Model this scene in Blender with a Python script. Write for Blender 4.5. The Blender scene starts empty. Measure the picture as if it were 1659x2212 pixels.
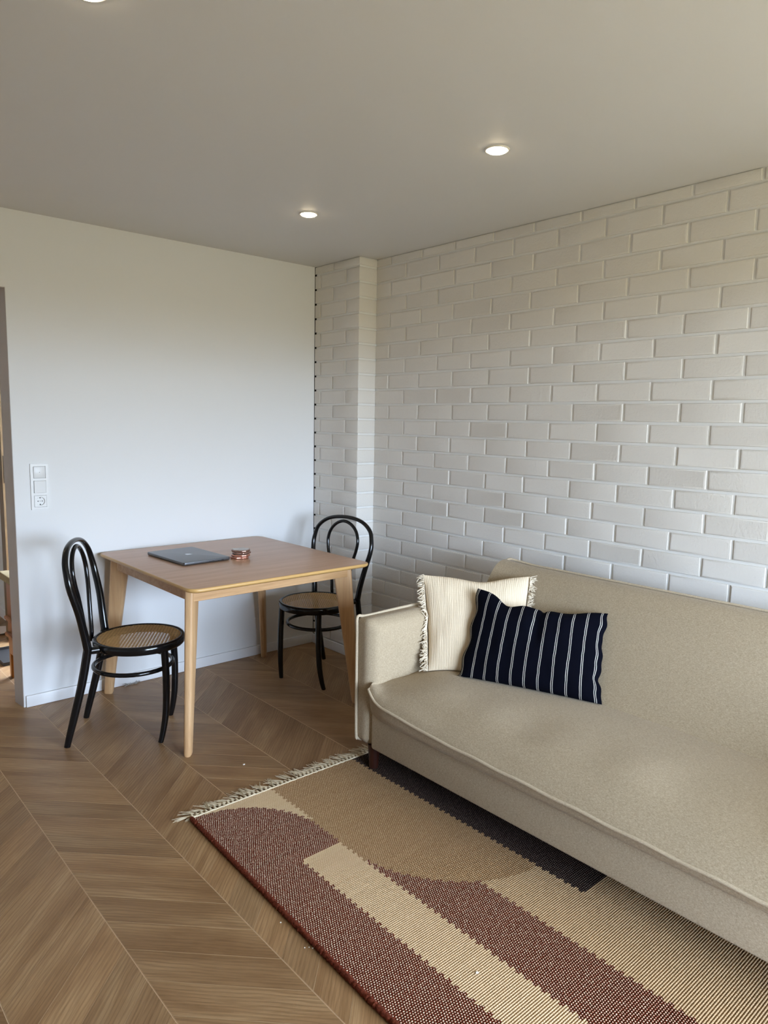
import bpy, bmesh, math, random
from mathutils import Vector, Matrix, noise
random.seed(7)
SC = bpy.context.scene
COL = SC.collection
PI = math.pi

# ------------------------------------------------------------------ camera
CAM = Vector((-2.78374, -3.68063, 1.42280))
YAW, PITCH, ROLL, FPX = 0.7239, -0.1246, -0.0181, 1545.0
fwd = Vector((math.sin(YAW) * math.cos(PITCH), math.cos(YAW) * math.cos(PITCH), math.sin(PITCH)))
right = Vector((math.cos(YAW), -math.sin(YAW), 0.0))
down = -(right.cross(fwd))
r2 = math.cos(ROLL) * right + math.sin(ROLL) * down
d2 = -math.sin(ROLL) * right + math.cos(ROLL) * down
cam_data = bpy.data.cameras.new('camera')
cam_data.sensor_fit = 'VERTICAL'
cam_data.sensor_height = 36.0
cam_data.lens = FPX / 2212.0 * 36.0
cam_data.clip_start = 0.05
cam = bpy.data.objects.new('camera', cam_data)
COL.objects.link(cam)
cam.matrix_world = Matrix(((r2.x, -d2.x, -fwd.x, CAM.x), (r2.y, -d2.y, -fwd.y, CAM.y),
                           (r2.z, -d2.z, -fwd.z, CAM.z), (0, 0, 0, 1)))
SC.camera = cam

# ------------------------------------------------------------------ world: bright overcast sky over dim green ground
world = bpy.data.worlds.new('overcast')
SC.world = world
world.use_nodes = True
wn, wl = world.node_tree.nodes, world.node_tree.links
wn.clear()
w_out = wn.new('ShaderNodeOutputWorld')
w_bg = wn.new('ShaderNodeBackground')
w_tc = wn.new('ShaderNodeTexCoord')
w_sep = wn.new('ShaderNodeSeparateXYZ')
w_ramp = wn.new('ShaderNodeValToRGB')
w_map = wn.new('ShaderNodeMapRange')
w_map.inputs['From Min'].default_value = -1.0
w_map.inputs['From Max'].default_value = 1.0
wl.new(w_tc.outputs['Generated'], w_sep.inputs[0])
wl.new(w_sep.outputs['Z'], w_map.inputs['Value'])
wl.new(w_map.outputs[0], w_ramp.inputs[0])
cr = w_ramp.color_ramp
cr.elements[0].position = 0.0
cr.elements[0].color = (0.125, 0.118, 0.078, 1)
cr.elements[1].position = 1.0
cr.elements[1].color = (0.56, 0.70, 0.95, 1)
for p, c in ((0.485, (0.15, 0.143, 0.10, 1)), (0.525, (0.84, 1.04, 1.32, 1)), (0.60, (0.86, 1.07, 1.38, 1)), (0.75, (0.68, 0.86, 1.15, 1))):
    e = cr.elements.new(p)
    e.color = c
wl.new(w_ramp.outputs[0], w_bg.inputs['Color'])
w_bg.inputs['Strength'].default_value = 18.0
wl.new(w_bg.outputs[0], w_out.inputs[0])

# portal in the window opening behind the camera (guides sampling, adds no light)
WX0, WX1, WZ0, WZ1, WY = -2.10, -0.12, 0.12, 2.05, -4.60
pl = bpy.data.lights.new('window_portal', 'AREA')
pl.shape = 'RECTANGLE'
pl.size = WX1 - WX0
pl.size_y = WZ1 - WZ0
pl.cycles.is_portal = True
po = bpy.data.objects.new('window_portal', pl)
COL.objects.link(po)
po.location = ((WX0 + WX1) / 2, WY - 0.02, (WZ0 + WZ1) / 2)
po.rotation_euler = (PI / 2, 0, 0)          # -Z axis looks along +Y, into the room

# ------------------------------------------------------------------ exposure
SC.view_settings.view_transform = 'Standard'
SC.view_settings.look = 'None'
SC.view_settings.gamma = 1.0
SC.view_settings.use_curve_mapping = False
SC.view_settings.exposure = 1.02
SC.cycles.use_denoising = True
SC.cycles.max_bounces = 10
SC.cycles.diffuse_bounces = 6
SC.cycles.glossy_bounces = 4
SC.cycles.sample_clamp_indirect = 8.0
SC.cycles.caustics_reflective = False
SC.cycles.caustics_refractive = False

# ------------------------------------------------------------------ helpers
def s2l(c):
    return tuple((v / 12.92 if v <= 0.04045 else ((v + 0.055) / 1.055) ** 2.4) for v in c)

def hexc(h):
    return s2l(tuple(int(h[i:i + 2], 16) / 255 for i in (0, 2, 4))) + (1.0,)

class NT:
    """small node-tree helper"""
    def __init__(self, name, rough=0.6, spec=0.5):
        self.m = bpy.data.materials.new(name)
        self.m.use_nodes = True
        self.t = self.m.node_tree
        self.b = self.t.nodes['Principled BSDF']
        self.b.inputs['Roughness'].default_value = rough
        self.b.inputs['Specular IOR Level'].default_value = spec
    def n(self, kind, **kw):
        nd = self.t.nodes.new('ShaderNode' + kind)
        for k, v in kw.items():
            setattr(nd, k, v)
        return nd
    def l(self, a, b):
        self.t.links.new(a, b)
    def val(self, sock, v):
        if hasattr(v, 'is_linked') or hasattr(v, 'links'):
            self.l(v, sock)
        else:
            sock.default_value = v
    def math(self, op, a, b=None, c=None, clamp=False):
        nd = self.n('Math', operation=op, use_clamp=clamp)
        self.val(nd.inputs[0], a)
        if b is not None:
            self.val(nd.inputs[1], b)
        if c is not None:
            self.val(nd.inputs[2], c)
        return nd.outputs[0]
    def mix(self, f, a, b, blend='MIX'):
        nd = self.n('Mix', data_type='RGBA', blend_type=blend)
        self.val(nd.inputs[0], f)
        self.val(nd.inputs[6], a)
        self.val(nd.inputs[7], b)
        return nd.outputs[2]
    def noise(self, vec, scale, detail=3.0, rough=0.55, dist=0.0):
        nd = self.n('TexNoise')
        if vec is not None:
            self.l(vec, nd.inputs['Vector'])
        nd.inputs['Scale'].default_value = scale
        nd.inputs['Detail'].default_value = detail
        nd.inputs['Roughness'].default_value = rough
        nd.inputs['Distortion'].default_value = dist
        return nd.outputs[0]
    def mapping(self, vec, scale=(1, 1, 1), loc=(0, 0, 0), rot=(0, 0, 0)):
        nd = self.n('Mapping')
        self.l(vec, nd.inputs['Vector'])
        nd.inputs['Scale'].default_value = scale
        nd.inputs['Location'].default_value = loc
        nd.inputs['Rotation'].default_value = rot
        return nd.outputs[0]
    def obj(self):
        return self.n('TexCoord').outputs['Object']
    def uv(self):
        return self.n('TexCoord').outputs['UV']
    def rand(self):
        return self.n('ObjectInfo').outputs['Random']
    def ramp(self, f, stops):
        nd = self.n('ValToRGB')
        self.l(f, nd.inputs[0])
        e = nd.color_ramp.elements
        e[0].position, e[0].color = stops[0]
        e[1].position, e[1].color = stops[-1]
        for p, c in stops[1:-1]:
            x = e.new(p)
            x.color = c
        return nd.outputs[0]
    def color(self, v):
        self.val(self.b.inputs['Base Color'], v)
        return self
    def bump(self, h, strength=0.3, dist=0.002):
        nd = self.n('Bump')
        nd.inputs['Strength'].default_value = strength
        nd.inputs['Distance'].default_value = dist
        self.l(h, nd.inputs['Height'])
        self.l(nd.outputs[0], self.b.inputs['Normal'])
        return self

class MB:
    """mesh builder"""
    def __init__(self):
        self.v, self.f, self.mi, self.uv = [], [], [], []
    def quadbox(self, x0, x1, y0, y1, z0, z1, mi=0):
        b = len(self.v)
        self.v += [(x0, y0, z0), (x1, y0, z0), (x1, y1, z0), (x0, y1, z0),
                   (x0, y0, z1), (x1, y0, z1), (x1, y1, z1), (x0, y1, z1)]
        for q in ((0, 3, 2, 1), (4, 5, 6, 7), (0, 1, 5, 4), (1, 2, 6, 5), (2, 3, 7, 6), (3, 0, 4, 7)):
            self.f.append(tuple(b + i for i in q))
            self.mi.append(mi)
        return self
    def face(self, idx, mi=0):
        self.f.append(tuple(idx))
        self.mi.append(mi)
    def grid(self, rows, close_u=False, close_v=False, mi=0):
        """rows: list of equal-length point lists"""
        b = len(self.v)
        nr, nc = len(rows), len(rows[0])
        for r in rows:
            self.v += [tuple(p) for p in r]
        for i in range(nr if close_v else nr - 1):
            for j in range(nc if close_u else nc - 1):
                i2, j2 = (i + 1) % nr, (j + 1) % nc
                self.face((b + i * nc + j, b + i * nc + j2, b + i2 * nc + j2, b + i2 * nc + j), mi)
        return b
    def cap(self, idx, mi=0):
        self.face(idx, mi)
    def tube(self, pts, rad, n=8, closed=False, mi=0, stretch=None, caps=True, squash=None):
        pts = [Vector(p) for p in pts]
        m = len(pts)
        rr = rad if isinstance(rad, (list, tuple)) else [rad] * m
        T = []
        for i in range(m):
            if closed:
                t = pts[(i + 1) % m] - pts[i - 1]
            else:
                t = pts[min(i + 1, m - 1)] - pts[max(i - 1, 0)]
            T.append(t.normalized() if t.length > 1e-9 else Vector((0, 0, 1)))
        ref = Vector((0, 0, 1)) if abs(T[0].z) < 0.9 else Vector((1, 0, 0))
        N = (ref - ref.dot(T[0]) * T[0]).normalized()
        rows = []
        for i in range(m):
            N = N - N.dot(T[i]) * T[i]
            N.normalize()
            B = T[i].cross(N)
            row = []
            for k in range(n):
                a = 2 * PI * k / n
                o = (math.cos(a) * N + math.sin(a) * B) * rr[i]
                if stretch:
                    o = Vector((o.x * stretch[0], o.y * stretch[1], o.z * stretch[2]))
                row.append(pts[i] + o)
            rows.append(row)
        b = self.grid(rows, close_u=True, close_v=closed, mi=mi)
        if caps and not closed:
            self.face([b + k for k in range(n)][::-1], mi)
            self.face([b + (m - 1) * n + k for k in range(n)], mi)
        return self
    def lathe(self, prof, n=24, c=(0, 0, 0), mi=0, capb=True, capt=True):
        rows = [[(c[0] + r * math.cos(2 * PI * k / n), c[1] + r * math.sin(2 * PI * k / n), c[2] + z) for k in range(n)] for r, z in prof]
        b = self.grid(rows, close_u=True, mi=mi)
        if capb:
            self.face([b + k for k in range(n)][::-1], mi)
        if capt:
            self.face([b + (len(prof) - 1) * n + k for k in range(n)], mi)
        return self
    def prism(self, poly, z0, z1, mi=0):
        b, n = len(self.v), len(poly)
        self.v += [(x, y, z0) for x, y in poly] + [(x, y, z1) for x, y in poly]
        self.face([b + i for i in range(n)][::-1], mi)
        self.face([b + n + i for i in range(n)], mi)
        for i in range(n):
            j = (i + 1) % n
            self.face((b + i, b + j, b + n + j, b + n + i), mi)
        return self
    def mesh(self, name, mats, smooth=0, uv=None):
        me = bpy.data.meshes.new(name)
        me.from_pydata([tuple(p) for p in self.v], [], self.f)
        for m in (mats if isinstance(mats, (list, tuple)) else [mats]):
            me.materials.append(m)
        if any(self.mi):
            me.polygons.foreach_set('material_index', self.mi)
        if uv:
            lay = me.uv_layers.new(name='UVMap')
            for lp in me.loops:
                lay.data[lp.index].uv = uv(lp.vertex_index, me.vertices[lp.vertex_index].co)
        if smooth:
            me.shade_smooth()
            if smooth < 180:
                me.set_sharp_from_angle(angle=math.radians(smooth))
        me.update()
        return me

def rbox(x0, x1, y0, y1, z0, z1, r=0.004, seg=2):
    """MB with a bevelled box"""
    bm = bmesh.new()
    bmesh.ops.create_cube(bm, size=1.0)
    for v in bm.verts:
        v.co = Vector(((x0 + x1) / 2 + v.co.x * (x1 - x0), (y0 + y1) / 2 + v.co.y * (y1 - y0), (z0 + z1) / 2 + v.co.z * (z1 - z0)))
    bmesh.ops.bevel(bm, geom=list(bm.edges), offset=r, segments=seg, profile=0.5, affect='EDGES', clamp_overlap=True)
    m = MB()
    bm.verts.index_update()
    m.v = [tuple(v.co) for v in bm.verts]
    m.f = [tuple(v.index for v in f.verts) for f in bm.faces]
    m.mi = [0] * len(m.f)
    bm.free()
    return m

def obj(name, me, parent=None, mats=None, smooth=40):
    if isinstance(me, MB):
        me = me.mesh(name, mats, smooth)
    o = bpy.data.objects.new(name, me)
    COL.objects.link(o)
    if parent is not None:
        o.parent = parent
    return o

def tag(o, label=None, cat=None, group=None, kind=None):
    for k, v in (('label', label), ('category', cat), ('group', group), ('kind', kind)):
        if v:
            o[k] = v
    return o

def thing(name, label, cat, loc=(0, 0, 0), rz=0.0, group=None):
    o = bpy.data.objects.new(name, None)
    COL.objects.link(o)
    o.empty_display_size = 0.05
    o.location = loc
    o.rotation_euler = (0, 0, rz)
    return tag(o, label, cat, group)

def catmull(pts, sub=6, closed=False):
    P = [Vector(p) for p in pts]
    out, n = [], len(P)
    for i in range(n if closed else n - 1):
        if closed:
            a, b, c, d = P[i - 1], P[i], P[(i + 1) % n], P[(i + 2) % n]
        else:
            a, b, c, d = P[max(i - 1, 0)], P[i], P[i + 1], P[min(i + 2, n - 1)]
        for k in range(sub):
            t = k / sub
            out.append(0.5 * ((2 * b) + (c - a) * t + (2 * a - 5 * b + 4 * c - d) * t * t + (3 * b - a - 3 * c + d) * t ** 3))
    if not closed:
        out.append(P[-1])
    return out

def lerp_pts(tab, x):
    """piecewise linear table lookup"""
    if x <= tab[0][0]:
        return tab[0][1]
    for (a, va), (b, vb) in zip(tab, tab[1:]):
        if x <= b:
            t = (x - a) / (b - a)
            return va + (vb - va) * t
    return tab[-1][1]

# ------------------------------------------------------------------ materials
def m_paint(name, col, bump=0.08, sc=140, rough=0.55):
    m = NT(name, rough, 0.3)
    v = m.obj()
    m.color(m.mix(m.noise(v, 2.0, 2), col, tuple(c * 0.965 for c in col[:3]) + (1,)))
    m.bump(m.noise(v, sc, 3), bump, 0.001)
    return m.m

WALLC = (0.755, 0.755, 0.75, 1)
M_wall = m_paint('white_wall_paint', WALLC)
M_ceil = m_paint('ceiling_paint', (0.66, 0.65, 0.64, 1))
M_side = m_paint('taupe_wall_paint', (0.34, 0.31, 0.27, 1))
M_trim = m_paint('white_lacquer', (0.80, 0.80, 0.80, 1), 0.02, 60, 0.35)
M_reveal = m_paint('shaded_plaster_edge', (0.48, 0.43, 0.395, 1), 0.2, 90, 0.8)  # pinkish plaster, darkened so the colour carries the shade of the passage edge

def m_brick(name, col, dark):
    m = NT(name, 0.42, 0.4)
    v = m.obj()
    off = m.math('MULTIPLY', m.rand(), 37.0)
    add = m.n('VectorMath', operation='ADD')
    m.l(v, add.inputs[0])
    m.l(off, add.inputs[1])
    p = add.outputs[0]
    c = m.mix(m.rand(), col, dark)
    c = m.mix(m.math('MULTIPLY', m.noise(p, 9, 3), 0.35), c, tuple(x * 0.93 for x in col[:3]) + (1,))
    m.color(c)
    a = m.noise(p, 85, 3, 0.5)
    b = m.noise(p, 150, 2)
    pit = m.n('TexVoronoi')
    m.l(p, pit.inputs['Vector'])
    pit.inputs['Scale'].default_value = 34
    pits = m.math('MULTIPLY', m.math('LESS_THAN', pit.outputs['Distance'], 0.12), m.math('GREATER_THAN', m.noise(p, 11, 1), 0.55))
    h = m.math('ADD', m.math('MULTIPLY', a, 0.8), m.math('MULTIPLY', b, 0.45))
    h = m.math('SUBTRACT', h, m.math('MULTIPLY', pits, 0.6))
    m.bump(h, 0.34, 0.004)
    return m.m

M_brick = m_brick('painted_brick', (0.705, 0.675, 0.63, 1), (0.695, 0.665, 0.62, 1))
M_void = NT('gap_shade_black', 0.95, 0.05).color((0.03, 0.027, 0.024, 1)).m  # near-black colour standing in for the shade inside the pilaster gaps
M_mortar = m_paint('painted_mortar', (0.745, 0.738, 0.715, 1), 0.4, 70, 0.45)

def m_plank(name):
    m = NT(name, 0.42, 0.42)
    uv = m.uv()
    off = m.n('CombineXYZ')
    r = m.rand()
    m.l(m.math('MULTIPLY', r, 31.0), off.inputs[0])
    m.l(m.math('MULTIPLY', r, 17.3), off.inputs[1])
    add = m.n('VectorMath', operation='ADD')
    m.l(uv, add.inputs[0])
    m.l(off.outputs[0], add.inputs[1])
    p = add.outputs[0]
    broad = m.noise(m.mapping(p, (2.2, 13, 1)), 1.0, 3, 0.5, 0.6)
    warp = m.noise(m.mapping(p, (1.6, 7, 1)), 1.0, 2, 0.5)
    wav = m.n('TexWave', wave_type='BANDS', bands_direction='Y')
    m.l(m.mapping(p, (1.1, 6.0, 1)), wav.inputs['Vector'])
    wav.inputs['Scale'].default_value = 4.5
    wav.inputs['Distortion'].default_value = 7.0
    wav.inputs['Detail'].default_value = 2.5
    wav.inputs['Detail Scale'].default_value = 0.9
    fine = m.noise(m.mapping(p, (9, 260, 1)), 1.0, 3, 0.65)
    pore = m.noise(m.mapping(p, (22, 620, 1)), 1.0, 2, 0.6)
    base = m.ramp(broad, [(0.27, hexc('866340')), (0.5, hexc('9f7c56')), (0.73, hexc('b3926a'))])
    c = m.mix(m.math('MULTIPLY', m.math('POWER', wav.outputs['Color'], 2.2), 0.42), base, hexc('745434'))
    c = m.mix(m.math('MULTIPLY', m.math('SUBTRACT', fine, 0.42, clamp=True), 1.6), c, hexc('674929'))
    c = m.mix(m.math('MULTIPLY', m.math('SUBTRACT', pore, 0.55, clamp=True), 1.6), c, hexc('b8986f'))
    tint = m.math('ADD', m.math('MULTIPLY', r, 0.30), 0.84)
    tn = m.n('CombineColor')
    for i in range(3):
        m.l(tint, tn.inputs[i])
    c = m.mix(1.0, c, tn.outputs[0], 'MULTIPLY')
    m.color(c)
    m.bump(m.math('ADD', m.math('MULTIPLY', fine, 0.6), m.math('MULTIPLY', pore, 0.5)), 0.12, 0.0008)
    return m.m

M_plank = m_plank('oak_chevron_plank')
M_sub2 = NT('plank_edge', 0.6).color(hexc('a1835f')).m
M_sub = NT('plank_joint', 0.7).color(hexc('c4a684')).m

def m_wood(name, light, mid, dark, axis='X', rough=0.4, k=1.0):
    m = NT(name, rough, 0.4)
    v = m.obj()
    s = {'X': (2.0, 26, 26), 'Y': (26, 2.0, 26), 'Z': (26, 26, 2.0)}[axis]
    s2 = {'X': (7, 190, 190), 'Y': (190, 7, 190), 'Z': (190, 190, 7)}[axis]
    a = m.noise(m.mapping(v, s), 1.0 * k, 4, 0.55, 0.7)
    f = m.noise(m.mapping(v, s2), 1.0, 3, 0.6)
    c = m.ramp(a, [(0.25, dark), (0.5, mid), (0.75, light)])
    c = m.mix(m.math('MULTIPLY', m.math('SUBTRACT', f, 0.45, clamp=True), 1.1), c, tuple(x * 0.62 for x in dark[:3]) + (1,))
    m.color(c)
    m.bump(f, 0.06, 0.0006)
    return m.m

M_top = m_wood('tabletop_veneer', hexc('cba68a'), hexc('c29b7e'), hexc('b89070'), 'X', 0.33)
M_edge = NT('tabletop_edge_band', 0.38).color(hexc('c89f62')).m
M_leg = m_wood('beech_leg', hexc('cfaa80'), hexc('c69f74'), hexc('b99066'), 'Z', 0.42)
M_apron = m_wood('beech_apron', hexc('cda67a'), hexc('c0976a'), hexc('ad8356'), 'X', 0.42, 1.4)
M_black = NT('black_lacquer', 0.13, 0.42).color((0.0045, 0.0045, 0.005, 1)).m
def m_cane():
    m = NT('woven_cane', 0.5, 0.4)
    m.color(m.mix(m.noise(m.obj(), 60, 2), hexc('dcb577'), hexc('c2985a')))
    return m.m
M_cane = m_cane()
M_darkwood = m_wood('dark_walnut_leg', hexc('3a1c12'), hexc('2f150d'), hexc('240f0a'), 'Z', 0.35)

def m_fabric(name, light, dark, scale=900.0, rough=0.9, bump=0.35):
    m = NT(name, rough, 0.15)
    v = m.obj()
    a = m.noise(m.mapping(v, (1, 0.28, 1)), scale * 0.54, 2, 0.7)
    b = m.noise(m.mapping(v, (0.5, 1, 0.5)), scale * 0.50, 2, 0.7)
    big = m.noise(v, 7, 3)
    t = m.math('ADD', m.math('MULTIPLY', a, 0.6), m.math('MULTIPLY', b, 0.4))
    t = m.math('MULTIPLY_ADD', m.math('SUBTRACT', t, 0.5), 3.4, 0.5, clamp=True)
    c = m.mix(t, dark, light)
    c = m.mix(m.math('MULTIPLY', big, 0.05), c, dark)
    m.color(c)
    m.bump(t, bump, 0.0012)
    m.b.inputs['Sheen Weight'].default_value = 0.10
    m.b.inputs['Sheen Roughness'].default_value = 0.5
    return m.m

M_sofa = m_fabric('heathered_beige_upholstery', hexc('bbaa90'), hexc('95856c'))
M_pipe = m_fabric('beige_piping', hexc('c9b9a0'), hexc('ae9e85'))

def m_gauze():
    m = NT('cream_cotton_gauze', 0.9, 0.1)
    uv = m.uv()
    w = m.n('TexWave', wave_type='BANDS', bands_direction='X')
    m.l(m.mapping(uv, (1, 0.16, 1)), w.inputs['Vector'])
    w.inputs['Scale'].default_value = 17
    w.inputs['Distortion'].default_value = 6.5
    w.inputs['Detail'].default_value = 3
    w.inputs['Detail Scale'].default_value = 1.6
    w2 = m.n('TexWave', wave_type='BANDS', bands_direction='Y')
    m.l(uv, w2.inputs['Vector'])
    w2.inputs['Scale'].default_value = 28
    w2.inputs['Distortion'].default_value = 2.0
    n = m.noise(m.mapping(uv, (60, 60, 1)), 3.0, 3)
    m.color(m.mix(m.math('MULTIPLY', w.outputs['Color'], 0.35), hexc('dccaae'), hexc('e8d9c1')))
    h = m.math('ADD', m.math('MULTIPLY', w.outputs['Color'], 1.0), m.math('ADD', m.math('MULTIPLY', w2.outputs['Color'], 0.16), m.math('MULTIPLY', n, 0.25)))
    m.bump(h, 0.28, 0.003)
    return m.m
M_gauze = m_gauze()
M_fringe = NT('cream_fringe_cotton', 0.9, 0.1).color(hexc('d9ccb6')).m

def m_navy():
    m = NT('navy_striped_cotton', 0.9, 0.06)
    uv = m.uv()
    sp = m.n('SeparateXYZ')
    m.l(uv, sp.inputs[0])
    wob = m.math('MULTIPLY', m.math('SUBTRACT', m.noise(m.mapping(uv, (5, 5, 1)), 1.4, 2), 0.5), 0.010)
    u = m.math('ADD', sp.outputs[0], wob)
    t = m.math('FRACT', m.math('DIVIDE', m.math('ADD', u, 0.0292), 0.0945))     # one double stripe per period
    t = m.math('MULTIPLY', m.math('SUBTRACT', t, 0.5), 0.0945)                  # -.047 .. +.047, centred
    a = m.math('LESS_THAN', m.math('ABSOLUTE', m.math('SUBTRACT', m.math('ABSOLUTE', t), 0.0056)), 0.0021)
    thread = m.noise(m.mapping(uv, (400, 160, 1)), 1.0, 2)
    navy = m.mix(thread, (0.0009, 0.0011, 0.0032, 1), (0.0018, 0.0023, 0.0065, 1))
    m.color(m.mix(m.math('MULTIPLY', a, m.math('ADD', m.math('MULTIPLY', thread, 0.4), 0.62)), navy, hexc('c6c1b8')))
    m.bump(thread, 0.25, 0.0008)
    m.b.inputs['Sheen Weight'].default_value = 0.0
    return m.m
M_navy = m_navy()

def m_weave(name, weft, weft2, warp, amount, px=0.0078, py=0.0068, r0=0.27):
    """flat-woven rug field: weft colour with the pale warp showing as staggered dots"""
    m = NT(name, 0.95, 0.08)
    sp = m.n('SeparateXYZ')
    m.l(m.obj(), sp.inputs[0])
    x, y = sp.outputs[0], sp.outputs[1]
    wob = m.math('MULTIPLY', m.noise(m.obj(), 55, 2), 0.9)
    row = m.math('FLOOR', m.math('DIVIDE', m.math('SUBTRACT', -1.445, y), py))
    fy = m.math('FRACT', m.math('DIVIDE', m.math('SUBTRACT', -1.445, y), py))
    sx = m.math('ADD', m.math('DIVIDE', x, px), m.math('ADD', m.math('MULTIPLY', row, 0.5), wob))
    fx = m.math('FRACT', sx)
    dx = m.math('ABSOLUTE', m.math('SUBTRACT', fx, 0.5))
    dy = m.math('ABSOLUTE', m.math('SUBTRACT', fy, 0.5))
    d = m.math('SQRT', m.math('ADD', m.math('MULTIPLY', dx, dx), m.math('MULTIPLY', m.math('MULTIPLY', dy, dy), 0.45)))
    var = m.math('MULTIPLY', m.math('SUBTRACT', m.noise(m.mapping(m.obj(), (75, 140, 1)), 1.0, 2), 0.5), 0.34)
    dot = m.math('MULTIPLY', m.math('SUBTRACT', m.math('ADD', r0, var), d), 14.0, clamp=True)
    f = m.noise(m.obj(), 420, 2)
    big = m.noise(m.mapping(m.obj(), (3, 40, 1)), 1.0, 3)
    base = m.mix(m.math('MULTIPLY_ADD', m.math('ADD', f, big), 0.9, -0.4, clamp=True), weft, weft2)
    m.color(m.mix(m.math('MULTIPLY', dot, amount), base, warp))
    m.bump(m.math('ADD', m.math('MULTIPLY', d, -1.2), m.math('MULTIPLY', f, 0.5)), 0.6, 0.004)
    return m.m

CREAM = hexc('ddcfae')
M_red = m_weave('brick_red_weave', hexc('6c2f1d'), hexc('4e1f13'), hexc('dcc6aa'), 0.84, r0=0.256)
M_cream = m_weave('cream_weave', hexc('d0b48f'), hexc('bb9d76'), hexc('dcc4a2'), 0.6)
M_tan = m_weave('tan_weave', hexc('9c7a57'), hexc('836141'), hexc('d0b289'), 0.8)
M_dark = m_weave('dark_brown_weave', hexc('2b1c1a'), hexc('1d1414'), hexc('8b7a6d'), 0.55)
M_pale = m_weave('pale_sand_weave', hexc('c2a47e'), hexc('a98a65'), hexc('d1b792'), 0.6)
M_cord = m_fabric('red_brown_edge_cord', hexc('7c3c28'), hexc('4f2216'), 500, 0.95, 0.6)
M_cord.node_tree.nodes['Principled BSDF'].inputs['Sheen Weight'].default_value = 0.0
M_tassel = NT('cream_tassel_cotton', 0.95, 0.05).color(hexc('cfc0a4')).m

def m_metal(name, col, rough, metallic=1.0):
    m = NT(name, rough)
    m.color(col)
    m.b.inputs['Metallic'].default_value = metallic
    return m.m
M_alu = m_metal('space_grey_aluminium', hexc('74767a'), 0.40, 0.9)
M_alu2 = m_metal('bright_logo_metal', hexc('b9bcc0'), 0.2)
M_port = NT('black_port', 0.5).color((0.006, 0.006, 0.007, 1)).m
M_bronze = m_metal('brown_bronze_edge', hexc('9c7a6c'), 0.3, 0.8)
M_copper = m_metal('copper_leaf_edge', hexc('d0917c'), 0.28, 0.85)
def m_agate():
    m = NT('agate_slice', 0.25, 0.5)
    v = m.obj()
    w = m.n('TexWave', wave_type='RINGS', rings_direction='Z')
    m.l(v, w.inputs['Vector'])
    w.inputs['Scale'].default_value = 45
    w.inputs['Distortion'].default_value = 4
    m.color(m.mix(w.outputs['Color'], hexc('85796e'), hexc('b8ada2')))
    return m.m
M_agate = m_agate()
M_plastic = NT('white_switch_plastic', 0.35, 0.5).color((0.70, 0.70, 0.69, 1)).m
M_hole = NT('socket_hole', 0.6).color((0.01, 0.01, 0.01, 1)).m
M_ring = NT('white_lamp_ring', 0.4).color((0.70, 0.67, 0.63, 1)).m
def m_emit(name, col, st):
    m = NT(name)
    m.b.inputs['Emission Color'].default_value = col
    m.b.inputs['Emission Strength'].default_value = st
    m.b.inputs['Base Color'].default_value = (0.8, 0.8, 0.8, 1)
    return m.m
M_lampglow = m_emit('warm_lamp_lens', (1.0, 0.80, 0.52, 1), 21.0)
M_orange = m_wood('orange_pine', hexc('ad691c'), hexc('9c5a12'), hexc('864a0c'), 'Z', 0.4)
M_brownjamb = m_wood('brown_door_jamb', hexc('7c6340'), hexc('6f5737'), hexc('5f482b'), 'Z', 0.5)
M_rattan = m_wood('woven_top', hexc('a89468'), hexc('94815a'), hexc('7c6a47'), 'X', 0.8, 3)
M_strike = m_metal('dark_bronze_plate', hexc('3a3024'), 0.45, 0.8)
M_paper = NT('white_paper', 0.8).color(hexc('e8d9d2')).m
M_mat = NT('black_boot_tray', 0.5).color((0.015, 0.013, 0.012, 1)).m
M_chrome = m_metal('chrome_rail', hexc('d8d8d8'), 0.15)
M_crumb = NT('white_crumb', 0.8).color(hexc('efe8dc')).m
M_lint = NT('grey_lint', 0.95).color(hexc('a9a49b')).m

# ================================================================== room shell
H = 2.354
XE = -1.866            # free end of the plaster wall (passage to the hall)
def struct(name, mb, mats, parent=None, smooth=0):
    o = obj(name, mb, parent, mats, smooth)
    if parent is None:
        o['kind'] = 'structure'
    return o

# plaster wall with the passage opening
w = MB()
w.quadbox(XE, -0.1288, 0.0, 0.105, 0.0, H)
w.quadbox(-2.95, XE, 0.0, 0.105, 2.006, H)
w.quadbox(-4.30, -2.95, 0.0, 0.105, 0.0, H)
wall_left = struct('wall_left', w, M_wall)
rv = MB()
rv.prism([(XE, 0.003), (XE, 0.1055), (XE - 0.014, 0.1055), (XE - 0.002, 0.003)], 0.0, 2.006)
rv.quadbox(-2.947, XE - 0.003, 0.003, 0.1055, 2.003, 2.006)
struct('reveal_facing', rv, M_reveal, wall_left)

ceiling = struct('ceiling', MB().quadbox(-4.4, 0.15, -4.85, 2.6, H, H + 0.1), M_ceil)

# window wall behind the camera
w = MB()
struct('sky_blocker_slab', MB().quadbox(-5.5, 2.5, -7.0, -4.86, 2.16, 2.36), M_ceil)  # unseen slab added outside the window to keep high sky light off the sofa
y0, y1 = WY - 0.25, WY
w.quadbox(-4.4, WX0, y0, y1, 0, H)
w.quadbox(WX1, 0.15, y0, y1, 0, H)
w.quadbox(WX0, WX1, y0, y1, WZ1, H)
w.quadbox(WX0, WX1, y0, y1, 0, WZ0)
struct('wall_rear', w, M_wall)
win = MB()
for x in (WX0, (WX0 * 2 + WX1) / 3, (WX0 + 2 * WX1) / 3, WX1 - 0.06):
    win.quadbox(x, x + 0.06, WY - 0.14, WY - 0.08, WZ0, WZ1)
for z in (WZ0, WZ1 - 0.06):
    win.quadbox(WX0, WX1, WY - 0.139, WY - 0.081, z, z + 0.06)
struct('window_1', win, M_trim)
struct('wall_side', MB().quadbox(-4.4, -4.3, -4.75, 2.6, 0, H), M_side)

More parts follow.
